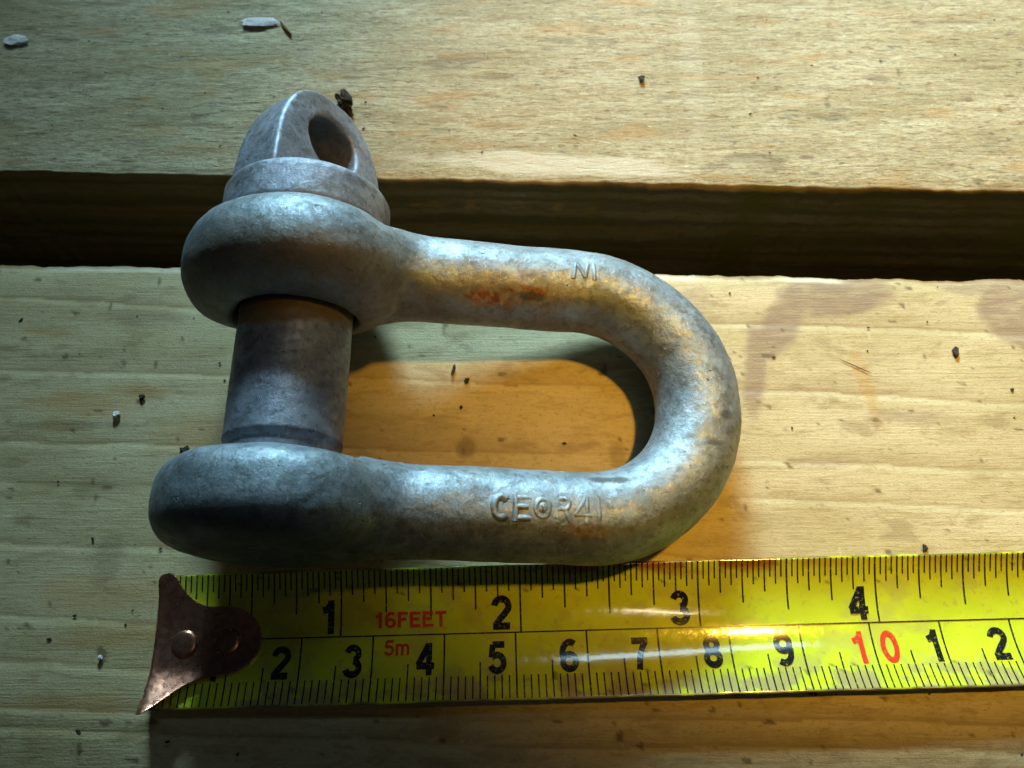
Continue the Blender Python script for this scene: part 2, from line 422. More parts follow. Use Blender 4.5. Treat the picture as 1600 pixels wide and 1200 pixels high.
def sweep():
    pts = []
    xs0 = PX + 1.0
    for x in np.linspace(xs0, BX, 60): pts.append((x, YU))
    for a in np.linspace(math.pi / 2, -math.pi / 2, 72)[1:-1]: pts.append((BX + RB * math.cos(a), YC + RB * math.sin(a)))
    for x in np.linspace(BX, xs0, 60): pts.append((x, YL))
    pts = np.array([(x, y, cz(x)) for x, y in pts])
    n = 40; V = []
    for i, p in enumerate(pts):
        t = pts[min(i + 1, len(pts) - 1)] - pts[max(i - 1, 0)]; t /= np.linalg.norm(t)
        s = np.cross(t, (0, 0, 1.)); s /= np.linalg.norm(s); u = np.cross(s, t)
        e = max(0.0, 1 - (p[0] - xs0) / 0.75)
        ru = RR + 0.50 * e ** 1.7; rs = RR + 0.03 * e
        for k in range(n):
            a = 2 * math.pi * k / n
            V.append(p + s * math.cos(a) * rs + u * math.sin(a) * ru)
    F = grid_faces(len(pts), n, True).tolist()
    F.append(list(range(n))); F.append(list(range((len(pts) - 1) * n, len(pts) * n))[::-1])
    return V, F

def lathe_y(prof, cx, cy, cz_, n=72, closed=True, cap=False):
    V = []
    for r, y in prof:
        for k in range(n):
            a = 2 * math.pi * k / n
            V.append((cx + r * math.cos(a), cy + y, cz_ + r * math.sin(a)))
    m = len(prof)
    F = grid_faces(m, n, True).tolist()
    if closed:
        F += [[(m - 1) * n + k, (m - 1) * n + (k + 1) % n, (k + 1) % n, k] for k in range(n)]
    if cap:
        F.append(list(range(n))[::-1]); F.append(list(range((m - 1) * n, m * n)))
    return V, F

def eye_profile(R=1.60, H=0.74, r0=0.86, ex=2.35):
    pr = []
    a0 = 0.72
    for k in range(25):
        t = -math.pi / 2 + math.pi * k / 24
        c, s = math.cos(t), math.sin(t)
        e = 2 / ex
        pr.append((a0 + (R - a0) * abs(c) ** e, H * math.copysign(abs(s) ** e, s)))
    out = []
    for r, y in pr:
        out.append((max(r, r0 + 0.06), y))
    res = [(r0, -H * 0.88)] + out + [(r0, H * 0.88)]
    cl = []
    for q in res:
        if not cl or math.hypot(cl[-1][0] - q[0], cl[-1][1] - q[1]) > 1e-3: cl.append(q)
    return cl

def remesh(parts, voxel, smooth_it):
    bm = bmesh.new()
    for V, F in parts:
        vs = [bm.verts.new(Vector(v)) for v in V]
        for f in F: 
            try: bm.faces.new([vs[i] for i in f])
            except ValueError: pass
        bmesh.ops.recalc_face_normals(bm, faces=bm.faces)
    me = bpy.data.meshes.new('tmp'); bm.to_mesh(me); bm.free()
    o = bpy.data.objects.new('tmp', me); COL.objects.link(o)
    m = o.modifiers.new('r', 'REMESH'); m.mode = 'VOXEL'; m.voxel_size = voxel; m.adaptivity = 0
    s = o.modifiers.new('s', 'SMOOTH'); s.factor = 0.5; s.iterations = smooth_it
    dg = bpy.context.evaluated_depsgraph_get(); dg.update()
    ev = o.evaluated_get(dg); m2 = ev.to_mesh()
    n = len(m2.vertices); co = np.empty(n * 3); m2.vertices.foreach_get('co', co); co = co.reshape(-1, 3)
    no = np.empty(n * 3); m2.vertices.foreach_get('normal', no); no = no.reshape(-1, 3)
    F = [list(p.vertices) for p in m2.polygons]
    ev.to_mesh_clear(); bpy.data.objects.remove(o); bpy.data.meshes.remove(me)
    return co, no, F

shackle = root('dee_shackle', (PX, YC, 0), 'grey galvanised dee shackle with a fat screw pin, lying beside the tape', 'shackle')

UV_, UF_ = lathe_y(eye_profile(1.60, 0.72, 0.82), PX, YU - 0.15, EZ)
UV_ = [(x, y + 0.25 * max(0, EZ - z) + (0.05 * max(0, x - PX - 0.5) if y < YU - 0.15 else 0), z) for x, y, z in UV_]
co, no, F = remesh([sweep(), (UV_, UF_), lathe_y(eye_profile(1.50, 0.58, 0.05, 2.9), PX, YL - 0.03, EZ)], 0.035, 9)
X, Y, Z = co.T
d = 0.045 * (fbm(X * 0.9 + Z * 0.7, Y * 0.9 - Z * 0.5, 5, 3) - 0.5) + 0.018 * (fbm(X * 4 + Z * 2, Y * 4 + Z * 3, 9, 3) - 0.5)
# flattened forging seam next to the upper eye
d = d - 0.03 * np.exp(-((X + 1.78) / 0.10) ** 2) * np.exp(-((Y - 5.15) / 0.45) ** 2)
co = co + no * d[:, None]
def b3(cx, cy, czz, rx, ry, rz, soft=0.3, nz=0.5, seed=1, sc=3):
    q = np.sqrt(((X - cx) / rx) ** 2 + ((Y - cy) / ry) ** 2 + ((Z - czz) / rz) ** 2) + nz * 2 * (fbm(X * sc + Z, Y * sc + Z * 0.6, seed) - 0.5)
    return 1 - sstep(1 - soft, 1 + soft, q)
rust = np.maximum.reduce([1.0 * b3(-0.22, 4.36, 1.45, 0.42, 0.09, 0.5, 0.3, 0.75, 41, 5), 1.0 * b3(0.22, 4.46, 1.5, 0.33, 0.07, 0.5, 0.3, 0.75, 42, 6), 0.35 * b3(-0.1, 4.42, 1.45, 0.9, 0.25, 0.5, 0.5, 0.7, 48, 4),
                          0.6 * b3(0.95, 1.05, 1.4, 0.35, 0.09, 0.5, 0.4, 0.7, 43, 5)])
dark = np.maximum.reduce([0.8 * b3(0.26, 4.42, 1.5, 0.22, 0.06, 0.4, 0.2, 0.6, 44, 6), 0.8 * b3(1.25, 1.75, 1.2, 0.28, 0.05, 0.4, 0.3, 0.6, 45, 6),
    0.9 * b3(1.9, 1.35, 0.95, 0.16, 0.08, 0.5, 0.3, 0.6, 46, 6), 0.8 * b3(3.0, 2.75, 1.1, 0.1, 0.07, 0.5, 0.3, 0.6, 47, 6),
    0.8 * b3(2.75, 2.3, 1.1, 0.12, 0.05, 0.5, 0.3, 0.6, 48, 6), 0.7 * b3(2.9, 3.4, 1.0, 0.06, 0.1, 0.5, 0.3, 0.6, 49, 6),
    0.55 * b3(-3.3, 0.9, 2.9, 0.8, 0.20, 0.8, 0.5, 0.6, 50, 3), 0.5 * b3(-3.2, 0.75, 2.5, 1.4, 0.35, 0.8, 0.6, 0.5, 53, 3)])
brown = np.maximum.reduce([0.75 * b3(-3.2, 4.2, 2.4, 1.7, 0.42, 1.6, 0.6, 0.5, 51, 1.5), 0.5 * b3(-1.4, 4.3, 1.2, 1.1, 0.35, 0.6, 0.6, 0.5, 52, 2),
    0.18 * sstep(0.5, 0.7, fbm(X * 1.3 + Z, Y * 1.3 - Z, 54, 4)), 0.4 * b3(0.9, 4.35, 0.9, 1.4, 0.3, 0.4, 0.6, 0.6, 55, 2)])
part('bow', co, F, M_galv, shackle, True, dict(rust=np.clip(rust, 0, 1), dark=np.clip(dark, 0, 1), brown=np.clip(brown, 0, 1)))

# pin shank
prf = [(0.01, 1.2), (0.60, 1.2), (0.70, 1.2), (0.715, 1.2)]
prf += [(0.715, y) for y in np.linspace(1.25, 2.04, 8)] + [(0.722, 2.10), (0.775, 2.16)]
prf += [(0.775, y) for y in np.linspace(2.20, 5.70, 70)]
V, F = lathe_y(prf, PX, 0, EZ, 96, False, True)
V = np.array(V); X, Y, Z = V.T
Rn = 0.012 * (fbm(X * 2 + Z, Y * 2, 3) - 0.5)
V[:, 0] += (X - PX) * Rn; V[:, 2] += (Z - EZ) * Rn
a = np.arctan2(Z - EZ, X - PX)
bnd = 3.68 + 0.22 * (fbm(a * 2.0 + 8, Y * 0.6, 7) - 0.5) + 0.10 * np.cos(a * 2)
brown = 0.95 * sstep(-0.04, 0.07, Y - bnd) + 0.12 * sstep(0.45, 0.7, fbm(X * 2, Y * 1.8, 8))
dark = np.maximum(0.7 * np.exp(-((Y - 2.14) / 0.025) ** 2), 0.6 * (1 - sstep(0.6, 1.2, np.hypot((X - PX + 0.42) / 0.16, (Y - 2.26) / 0.08))))
part('pin', V, F, M_pin, shackle, True, dict(rust=np.zeros(len(V)), dark=np.clip(dark, 0, 1), brown=np.clip(brown, 0, 1)))

# pin head: collar and flattened lug with an eye
CY0 = YU + 0.58
r = 1.20
prf = [(0.5, CY0)] + [(r - 0.05, CY0 - 0.14), (r, CY0 - 0.10)] + [(r, CY0 + y) for y in (0.0, 0.12, 0.25, 0.38, 0.44)] + [(r - 0.03, CY0 + 0.50), (r - 0.12, CY0 + 0.54), (0.9, CY0 + 0.56), (0.3, CY0 + 0.56)]
V, F = lathe_y(prf, PX, 0, EZ, 96, False, True)
V = np.array(V); X, Y, Z = V.T
Rn = 0.02 * (fbm(X * 1.5 + Z, Y * 2, 3) - 0.5)
V[:, 0] += (X - PX) * Rn; V[:, 2] += (Z - EZ) * Rn
zero = np.zeros(len(V))
head = part('pin_head', V, F, M_pin, shackle, True, dict(rust=zero, dark=zero, brown=0.5 * sstep(0.4, 0.7, fbm(X * 1.5 + Z, Y * 3, 13))))

def lug():
    L, Wd, T = 1.86, 1.06, 0.48
    N = 40
    y0 = CY0 + 0.45
    out = []
    for k in range(N + 1):                      # half outline: bell
        t = k / N
        a = math.pi * t
        c, s = math.cos(a), math.sin(a)
        out.append((-Wd * math.copysign(abs(c) ** 0.80, c), L * abs(s) ** 0.86))
    hc, hr = 0.98, 0.47
    hole = [(hr * math.cos(2 * math.pi * k / 48), hc + hr * math.sin(2 * math.pi * k / 48)) for k in range(48)]
    # solid via 2-D sampling: height field style voxel source from outline prism minus hole (boolean by construction)
    bm = bmesh.new()
    ov = [bm.verts.new((x, y, 0)) for x, y in out]
    hv = [bm.verts.new((x, y, 0)) for x, y in hole]
    oe = [bm.edges.new((ov[i], ov[(i + 1) % len(ov)])) for i in range(len(ov))]
    he = [bm.edges.new((hv[i], hv[(i + 1) % 48])) for i in range(48)]
    bmesh.ops.triangle_fill(bm, use_beauty=True, edges=oe + he)
    for f in list(bm.faces):                    # drop anything filling the hole
        c = f.calc_center_median()
        if math.hypot(c.x, c.y - hc) < hr * 0.97 and all(v in hv for v in f.verts): bm.faces.remove(f)
    r_ = bmesh.ops.extrude_face_region(bm, geom=list(bm.faces))
    up = [e for e in r_['geom'] if isinstance(e, bmesh.types.BMVert)]
    for v in up: v.co.z = T
    for v in bm.verts:
        if v not in up: v.co.z = -T
    bmesh.ops.recalc_face_normals(bm, faces=bm.faces)
    V = [tuple(v.co) for v in bm.verts]; bm.verts.index_update()
    F = [[v.index for v in f.verts] for f in bm.faces]; bm.free()
    return V, F, y0, L, Wd, T, hc, hr
Vl, Fl, y0, L, Wd, T, hc, hr = lug()
co, no, F = remesh([(Vl, Fl)], 0.03, 40)
# plate thins towards its tip
co[:, 2] *= 1 - 0.30 * np.clip(co[:, 1] / L, 0, 1) ** 1.5
dh = np.hypot(co[:, 0], co[:, 1] - hc)
ang = math.radians(55)
wv = np.array([math.cos(ang), 0, -math.sin(ang)]); nv = np.array([math.sin(ang), 0, math.cos(ang)])
P3 = co[:, :1] * wv + co[:, 2:] * nv
P3[:, 1] += co[:, 1]
P3 += np.array([PX, y0, EZ])
X, Y, Z = P3.T
inhole = 1 - sstep(hr - 0.035, hr + 0.02, dh)
br = np.clip(inhole * 0.95 + 0.35 * sstep(0.5, 0.7, fbm(X * 2 + Z, Y * 2, 15)), 0, 1)
ru = 0.4 * inhole * sstep(0.5, 0.65, fbm(X * 5 + Z * 4, Y * 5, 19))
dkk = inhole * (0.95 - 0.55 * sstep(0.5, 0.7, fbm(X * 4 + Z * 4, Y * 4, 29)))  # shade inside the hole painted onto its walls
P3 += 0.02 * (fbm(X * 2.5 + Z * 2, Y * 2.5, 33, 3) - 0.5)[:, None]
lg = link('lug', mkmesh('lug', P3, F, (PX, YC, 0), True, dict(rust=ru, dark=dkk, brown=br)), M_pin, head)

# ------------------------------------------------------------------ lettering
def text_mesh2d(s, size, bold=0.0, sx=1.0):
    cu = bpy.data.curves.new('txt', 'FONT'); cu.body = s; cu.size = size; cu.offset = bold; cu.resolution_u = 6
    o = bpy.data.objects.new('txt', cu); COL.objects.link(o)
    dg = bpy.context.evaluated_depsgraph_get(); dg.update()
    me = o.evaluated_get(dg).to_mesh()
    V = np.array([v.co[:] for v in me.vertices]); F = [list(p.vertices) for p in me.polygons]
    o.evaluated_get(dg).to_mesh_clear(); bpy.data.objects.remove(o); bpy.data.curves.remove(cu)
    V[:, 0] *= sx
    return V[:, :2], F

# stroked glyphs in the bold grotesque style of the tape, unit height 1
def arc(cx, cy, rx, ry, a0, a1, n=16):
    return [(cx + rx * math.cos(math.radians(a0 + (a1 - a0) * k / n)), cy + ry * math.sin(math.radians(a0 + (a1 - a0) * k / n))) for k in range(n + 1)]
TH = 0.21
def glyph(c):
    h = TH / 2
    if c == '1': return [[(0.40, h * 0 + 0.0), (0.40, 1.0 - 0.0)], [(0.12, 0.70), (0.26, 0.74), (0.36, 0.84), (0.40, 0.96)]]
    if c == '2': return [arc(0.33, 0.70, 0.245, 0.215, 175, -25, 18) + [(0.44, 0.48), (0.26, 0.30), (0.12, 0.13), (0.10, h)], [(0.03, h), (0.62, h)]]
    if c == '3': return [arc(0.31, 0.725, 0.21, 0.19, 165, -80, 18), arc(0.31, 0.29, 0.245, 0.205, 85, -165, 20)]
    if c == '4': return [[(0.47, 0.0), (0.47, 1.0)], [(0.44, 0.95), (0.07, 0.32)], [(0.02, 0.295), (0.66, 0.295)]]
    if c == '5': return [[(0.60, 1 - h), (0.16, 1 - h)], [(0.18, 1 - h), (0.12, 0.50)], arc(0.32, 0.33, 0.245, 0.245, 140, -160, 22)]
    if c == '6': return [arc(0.335, 0.31, 0.235, 0.225, 0, 360, 28), arc(0.38, 0.55, 0.285, 0.365, 55, 200, 20)]
    if c == '7': return [[(0.03, 1 - h), (0.62, 1 - h)], [(0.56, 0.92), (0.40, 0.66), (0.29, 0.36), (0.24, 0.0)]]
    if c == '8': return [arc(0.33, 0.715, 0.195, 0.18, 0, 360, 26), arc(0.33, 0.29, 0.235, 0.205, 0, 360, 28)]
    if c == '9': return [arc(0.325, 0.69, 0.235, 0.225, 0, 360, 28), arc(0.28, 0.45, 0.285, 0.365, -125, 20, 20)]
    if c == '0': return [arc(0.34, 0.5, 0.235, 0.415, 0, 360, 36)]
    if c == 'F': return [[(0.10, 0), (0.10, 1)], [(0.1, 1 - h), (0.60, 1 - h)], [(0.1, 0.53), (0.52, 0.53)]]
    if c == 'E': return [[(0.10, 0), (0.10, 1)], [(0.1, 1 - h), (0.62, 1 - h)], [(0.1, 0.53), (0.56, 0.53)], [(0.1, h), (0.64, h)]]
    if c == 'T': return [[(0.33, 0), (0.33, 1)], [(0.0, 1 - h), (0.66, 1 - h)]]
    if c == 'm': return [[(0.08, 0), (0.08, 0.72)], arc(0.26, 0.46, 0.18, 0.19, 180, 0, 10) + [(0.44, 0)], arc(0.62, 0.46, 0.18, 0.19, 180, 0, 10) + [(0.80, 0)]]
    if c == 'C': return [arc(0.36, 0.5, 0.27, 0.42, 50, 310, 24)]
    if c == 'R': return [[(0.10, 0), (0.10, 1)], [(0.1, 1 - h), (0.36, 1 - h)] + arc(0.36, 0.70, 0.19, 0.215, 90, -90, 12) + [(0.1, 0.485)], [(0.38, 0.48), (0.60, 0.0)]]
    if c == 'I': return [[(0.2, 0), (0.2, 1)]]
    return []
ADV = {'m': 1.0, '1': 0.66, 'I': 0.45, 'T': 0.72, 'F': 0.70}

def strokes_to_mesh(polys, th):
    """Flat ribbons; pieces are stacked a hair apart by the caller (returned with a layer index)."""
    V = []; F = []; Ly = []
    for li, pl in enumerate(polys):
        pts = []                                     # densify
        for a, b in zip(pl[:-1], pl[1:]):
            nseg = max(1, int(math.hypot(b[0] - a[0], b[1] - a[1]) / 0.08))
            for k in range(nseg): pts.append((a[0] + (b[0] - a[0]) * k / nseg, a[1] + (b[1] - a[1]) * k / nseg))
        pts.append(pl[-1])
        base = len(V); n = len(pts)
        for i in range(n):
            closed = math.hypot(pts[0][0] - pts[-1][0], pts[0][1] - pts[-1][1]) < 1e-6
            a = pts[i - 1] if i > 0 else (pts[-2] if closed else pts[0])
            b = pts[i + 1] if i < n - 1 else (pts[1] if closed else pts[-1])
            tx, ty = b[0] - a[0], b[1] - a[1]; l = math.hypot(tx, ty) or 1
            nx, ny = -ty / l, tx / l
            for k in (-1, -0.33, 0.33, 1):
                V.append((pts[i][0] + nx * k * th / 2, pts[i][1] + ny * k * th / 2)); Ly.append(li)
        for i in range(n - 1):
            for k in range(3):
                q = base + i * 4 + k
                F.append([q, q + 4, q + 5, q + 1])
    return np.array(V), F, np.array(Ly)

# ------------------------------------------------------------------ tape measure
TO = (-4.89, -0.195); TA = 0.0262; TCH = 0.25; THW = 0.885
tape = root('tape_measure', (TO[0], TO[1], 0), 'yellow steel tape measure blade with black inch and centimetre marks and a riveted end hook', 'tape measure')
def tz(u, v):
    # blade lies on its rounded back; it flattens towards the hook where it is clamped
    k = 0.45 + 0.55 * sstep(0.2, 3.2, np.asarray(u, float))
    return 0.035 + TCH * k * (np.asarray(v) / THW) ** 2 + 0.05 * (1 - k) + 0.008 * np.sin(np.asarray(u, float) * 0.9)
def t2w(u, v, dz=0.0):
    u = np.asarray(u, float); v = np.asarray(v, float)
    c, s = math.cos(TA), math.sin(TA)
    sl = 2 * TCH * (v / THW ** 2) * 0.8
    nl = np.sqrt(1 + sl * sl)
    vv = v - dz * sl / nl
    return np.stack([TO[0] + u * c - vv * s, TO[1] + u * s + vv * c, tz(u, v) + dz / nl], -1)
US = 0.988     # cm of blade per tape centimetre in the scene

us = np.concatenate([np.arange(0.0, 13.0, 0.06), np.arange(13.0, 30.1, 0.5)])
vs = np.linspace(-THW, THW, 49)
UU, VV = np.meshgrid(us, vs, indexing='ij')
nick = 0.012 * (fbm(UU * 6, VV * 0 + 2, 61, 3) - 0.5) * (np.abs(VV) > THW * 0.97)
topP = t2w(UU, VV + nick, 0.0); botP = t2w(UU, VV + nick, -0.018)
nu, nvv = UU.shape
loop = np.concatenate([topP, botP[:, ::-1]], 1)
loopU = np.concatenate([UU, UU[:, ::-1]], 1); loopV = np.concatenate([VV, VV[:, ::-1]], 1)
Vt = loop.reshape(-1, 3)
Ft = grid_faces(nu, 2 * nvv, True)[:, ::-1].tolist()
Ft.append(list(range(2 * nvv))); Ft.append(list(range((nu - 1) * 2 * nvv, nu * 2 * nvv))[::-1])
lu = loopU.reshape(-1); lv = loopV.reshape(-1)
rs = sstep(0.72, 0.95, lv / THW) * sstep(0.48, 0.62, fbm(lu * 2.5, lv * 6, 71, 4)) * sstep(4.8, 5.8, lu) * (1 - 0.7 * sstep(8.3, 9.5, lu))
sc = 0.80 * sstep(0.48, 0.62, fbm(lu * 3, lv * 4, 72, 4)) * (0.35 + 0.65 * sstep(0.4, 0.9, -lv / THW))
ed = (np.abs(lv) > THW * 0.975) * 0.75 * sstep(0.35, 0.55, fbm(lu * 4, lv * 0, 73, 3))
ed = np.maximum(ed, 0.7 * sstep(0.80, 0.86, fbm(lu * 11, lv * 11, 74, 2)) * (np.abs(lv) > THW * 0.6))
part('blade', Vt, Ft, M_tape, tape, True, dict(rust=np.clip(rs, 0, 1), scuff=np.clip(sc, 0, 1), edge=np.clip(ed, 0, 1)))

PZ = 0.0035
def band_quads(specs):
    V = []; F = []
    for (u, v0, v1, wd) in specs:
        n = max(1, int(abs(v1 - v0) / 0.06)); b = len(V)
        vv = np.linspace(v0, v1, n + 1)
        A = t2w(np.full(n + 1, u - wd / 2), vv, PZ); B = t2w(np.full(n + 1, u + wd / 2), vv, PZ)
        for i in range(n + 1): V += [tuple(A[i]), tuple(B[i])]
        for i in range(n): F.append([b + 2 * i, b + 2 * i + 1, b + 2 * i + 3, b + 2 * i + 2])
    return V, F
specs = []
VC = 0.0
for i in range(1, 32 * 5 + 1):                       # inch side
    u = i * 2.54 / 32 * US
    if i % 32 == 0: l, wd = THW - 0.012 - VC, 0.024
    elif i % 16 == 0: l, wd = 0.66, 0.024
    elif i % 8 == 0: l, wd = 0.56, 0.022
    elif i % 4 == 0: l, wd = 0.42, 0.021
    elif i % 2 == 0: l, wd = 0.32, 0.020
    else: l, wd = 0.23, 0.019
    specs.append((u, THW - 0.012, THW - 0.012 - l, wd))
for i in range(1, 141):                              # millimetre side
    u = i * 0.1 * US
    if i % 10 == 0: v1, wd = VC, 0.023
    elif i % 5 == 0: v1, wd = -THW + 0.50, 0.021
    else: v1, wd = -THW + 0.32, 0.019
    specs.append((u, -THW + 0.02, v1, wd))
Vq, Fq = band_quads(specs)
# centre line
b = len(Vq); uu = np.arange(0.05, 28, 0.25)
A = t2w(uu, np.full(len(uu), VC - 0.009), PZ + 0.002); B = t2w(uu, np.full(len(uu), VC + 0.009), PZ + 0.002)
for i in range(len(uu)): Vq += [tuple(A[i]), tuple(B[i])]
Fq += [[b + 2 * i, b + 2 * i + 2, b + 2 * i + 3, b + 2 * i + 1] for i in range(len(uu) - 1)]
o = part('graduation_marks', Vq, Fq, M_black, tape, False)
o['kind'] = 'stuff'

def put_text(s, u0, v0, h, wscale, th, mat, nm):
    """each character is one printed part; u0 left, v0 baseline"""
    cur = u0
    for ch in s:
        gl = glyph(ch)
        if gl:
            V2, F2, Ly = strokes_to_mesh(gl, th)
            P = t2w(cur + V2[:, 0] * h * wscale, v0 + V2[:, 1] * h, PZ + 0.004) 
            P[:, 2] += Ly * 0.0006
            part(nm, P, F2, mat, tape, False)
        cur += ADV.get(ch, 0.74) * h * wscale
    return cur
for k in range(1, 5):                                # inch numerals stand left of their line
    u = k * 2.54 * US - (0.30 if k == 1 else 0.40)
    put_text(str(k), u, 0.04, 0.45, 0.90, 0.215, M_black, 'inch_numeral')
for k in range(1, 10):
    u = k * US - (0.32 if k == 1 else 0.385)
    put_text(str(k), u, -0.545, 0.43, 0.88, 0.21, M_black, 'centimetre_numeral')
put_text('1', 10 * US - 0.32, -0.545, 0.43, 0.88, 0.18, M_red, 'centimetre_numeral')
put_text('0', 10 * US + 0.09, -0.545, 0.43, 0.88, 0.18, M_red, 'centimetre_numeral')
put_text('1', 11 * US - 0.27, -0.545, 0.43, 0.88, 0.21, M_black, 'centimetre_numeral')
put_text('2', 12 * US - 0.36, -0.545, 0.43, 0.88, 0.21, M_black, 'centimetre_numeral')
put_text('16FEET', 2.96, 0.10, 0.215, 1.12, 0.19, M_red, 'red_letter')
put_text('5m', 3.12, -0.27, 0.215, 1.0, 0.165, M_red, 'red_letter')

# end hook -----------------------------------------------------------
def smooth_closed(pts, it=3):
    P = [np.array(p, float) for p in pts]
    for _ in range(it):
        Q = []
        for i in range(len(P)):
            a, b_ = P[i], P[(i + 1) % len(P)]
            Q += [a * 0.75 + b_ * 0.25, a * 0.25 + b_ * 0.75]
        P = Q
    return np.array(P)
out = [(-0.05, 0.86), (-0.02, 0.60), (0.0, 0.2), (0.01, -0.25), (0.0, -0.58), (-0.03, -0.90), (-0.01, -0.95), (0.06, -0.93), (0.20, -0.82), (0.42, -0.62), (0.62, -0.52), (0.95, -0.47), (1.18, -0.42), (1.38, -0.25), (1.44, -0.02), (1.38, 0.22),
       (1.18, 0.40), (0.90, 0.44), (0.66, 0.44), (0.46, 0.52), (0.30, 0.68), (0.20, 0.84), (0.12, 0.92)]
outl = smooth_closed(out, 2)
bm = bmesh.new()
vv_ = [bm.verts.new((p[0], p[1], 0)) for p in outl]
bm.faces.new(vv_)
bmesh.ops.triangulate(bm, faces=bm.faces)
for k in np.arange(-0.96, 0.95, 0.06):
    bmesh.ops.bisect_plane(bm, geom=bm.verts[:] + bm.edges[:] + bm.faces[:], plane_co=(0, k, 0), plane_no=(0, 1, 0))
for k in np.arange(-0.06, 1.42, 0.08):
    bmesh.ops.bisect_plane(bm, geom=bm.verts[:] + bm.edges[:] + bm.faces[:], plane_co=(k, 0, 0), plane_no=(1, 0, 0))
r_ = bmesh.ops.extrude_face_region(bm, geom=list(bm.faces))
up = set(e for e in r_['geom'] if isinstance(e, bmesh.types.BMVert))
bm.verts.index_update()
def hook_z(u, v):
    base = float(tz(max(u, 0), min(max(v, -THW), THW)))
    lift = 0.03 * math.exp(-max(u, 0) / 0.2) 
    tip = 0.20 * max(0, (-v - 0.35) / 0.5) ** 1.5 - 0.10 * max(0, (-u + 0.05) / 0.16) * max(0, (-v - 0.3) / 0.6)
    return base + 0.008 + lift + tip
V = []
for vtx in bm.verts:
    u, v = vtx.co.x, vtx.co.y
    z = hook_z(u, v) + (0.055 if vtx in up else 0.0)
    c, s = math.cos(TA), math.sin(TA)
    edge_in = 0
    V.append((TO[0] + u * c - v * s, TO[1] + u * s + v * c, z))
F = [[q.index for q in f.verts] for f in bm.faces]
bm.normal_update(); bm.free()
hook = part('end_hook', V, F, M_hook, tape, False)
bmh = bmesh.new(); bmh.from_mesh(hook.data); bmesh.ops.recalc_face_normals(bmh, faces=bmh.faces); bmh.to_mesh(hook.data); bmh.free()
bv = hook.modifiers.new('bevel', 'BEVEL'); bv.width = 0.018 * CM; bv.segments = 3; bv.angle_limit = math.radians(50); bv.limit_method = 'ANGLE'
for p in hook.data.polygons: p.use_smooth = True
# folded lip going down over the blade's end
lipV = []; nl_ = 24
ls = np.linspace(0.86, -0.66, nl_)
for v in ls:
    zt = hook_z(0.0, v) + 0.05
    for (du, z) in ((0.035, zt - 0.004), (0.0, zt), (-0.03, zt - 0.015), (-0.045, zt - 0.05), (-0.05, 0.012), (-0.005, 0.012), (0.0, zt - 0.07)):
        c, s = math.cos(TA), math.sin(TA); u = du - 0.0
        lipV.append((TO[0] + u * c - v * s, TO[1] + u * s + v * c, z))
Fl_ = grid_faces(nl_, 7, True).tolist(); Fl_.append(list(range(7))[::-1]); Fl_.append(list(range((nl_ - 1) * 7, nl_ * 7)))
subpart('hook_lip', lipV, Fl_, M_hook, hook, tape)
for (u, v) in ((0.385, -0.045), (0.975, -0.035)):
    zc = hook_z(u, v) + 0.055
    pr = [(0.001, 0.036), (0.10, 0.036), (0.15, 0.033), (0.178, 0.018), (0.186, -0.003), (0.186, -0.03)]
    n = 40; RV = []
    for (r, z) in pr:
        for k in range(n):
            a = 2 * math.pi * k / n
            uu_, vv2 = u + r * math.cos(a), v + r * math.sin(a)
            RV.append((TO[0] + uu_ - vv2 * TA, TO[1] + uu_ * TA + vv2, zc + z))
    RF = grid_faces(len(pr), n, True)[:, ::-1].tolist(); RF.append(list(range(n)))
    subpart('rivet', RV, RF, M_hook, hook, tape)

# ------------------------------------------------------------------ raised lettering on the bow
def rod_pt(u, wv_, yc, hgt):
    """u = x position, wv_ = arc length up the side (towards +y), on the straight leg centred at yc"""
    t = np.array([1, 0, (BZ - EZ) / (BX + RB - PX)]); t /= np.linalg.norm(t)
    up_ = np.array([-t[2], 0, t[0]])
    a = np.asarray(wv_) / RR
    c = np.stack([u, np.full_like(u, yc), cz(u)], -1)
    rad = (RR + hgt)[:, None]
    return c + rad * (np.cos(a)[:, None] * up_ + np.sin(a)[:, None] * np.array([0, 1, 0]))
def raised(txt, u0, w0, h, wscale, yc, th, nm, hgt=0.03):
    cur = u0
    for ch in txt:
        gl = glyph(ch)
        if ch == 'o': gl = [arc(0.36, 0.5, 0.26, 0.34, 0, 360, 24), arc(0.36, 0.5, 0.09, 0.12, 0, 360, 12)]
        for pl in gl:
            V2, F2, Ly = strokes_to_mesh([pl], th)
            col = np.arange(len(V2)) % 4
            hh = np.where((col == 1) | (col == 2), hgt, -0.016) + 0.004
            u = cur + V2[:, 0] * h * wscale
            hh = np.where(hh > 0, hh * (0.35 + 1.1 * vnoise(u * 9, V2[:, 1] * 3, 6)), hh)
            P = rod_pt(u + 0.012 * (vnoise(u * 7, V2[:, 1] * 4, 2) - 0.5), w0 + V2[:, 1] * h, yc, hh)
            allV.append(P); allF.append(F2)
        cur += {'I': 0.5, 'o': 0.78, 'C': 0.78}.get(ch, 0.72) * h * wscale
def join_lists():
    V = []; F = []; b = 0
    for P, f in zip(allV, allF):
        V.append(P); F += [[q + b for q in x] for x in f]; b += len(P)
    return np.concatenate(V), F
allV = []; allF = []
raised('CEoR4I', -0.36, -0.20, 0.345, 1.02, YL, 0.30, 'x', 0.013)
V, F = join_lists(); z_ = np.zeros(len(V))
part('raised_lettering', V, F, M_galv, shackle, True, dict(rust=z_, dark=z_, brown=z_))
allV = []; allF = []
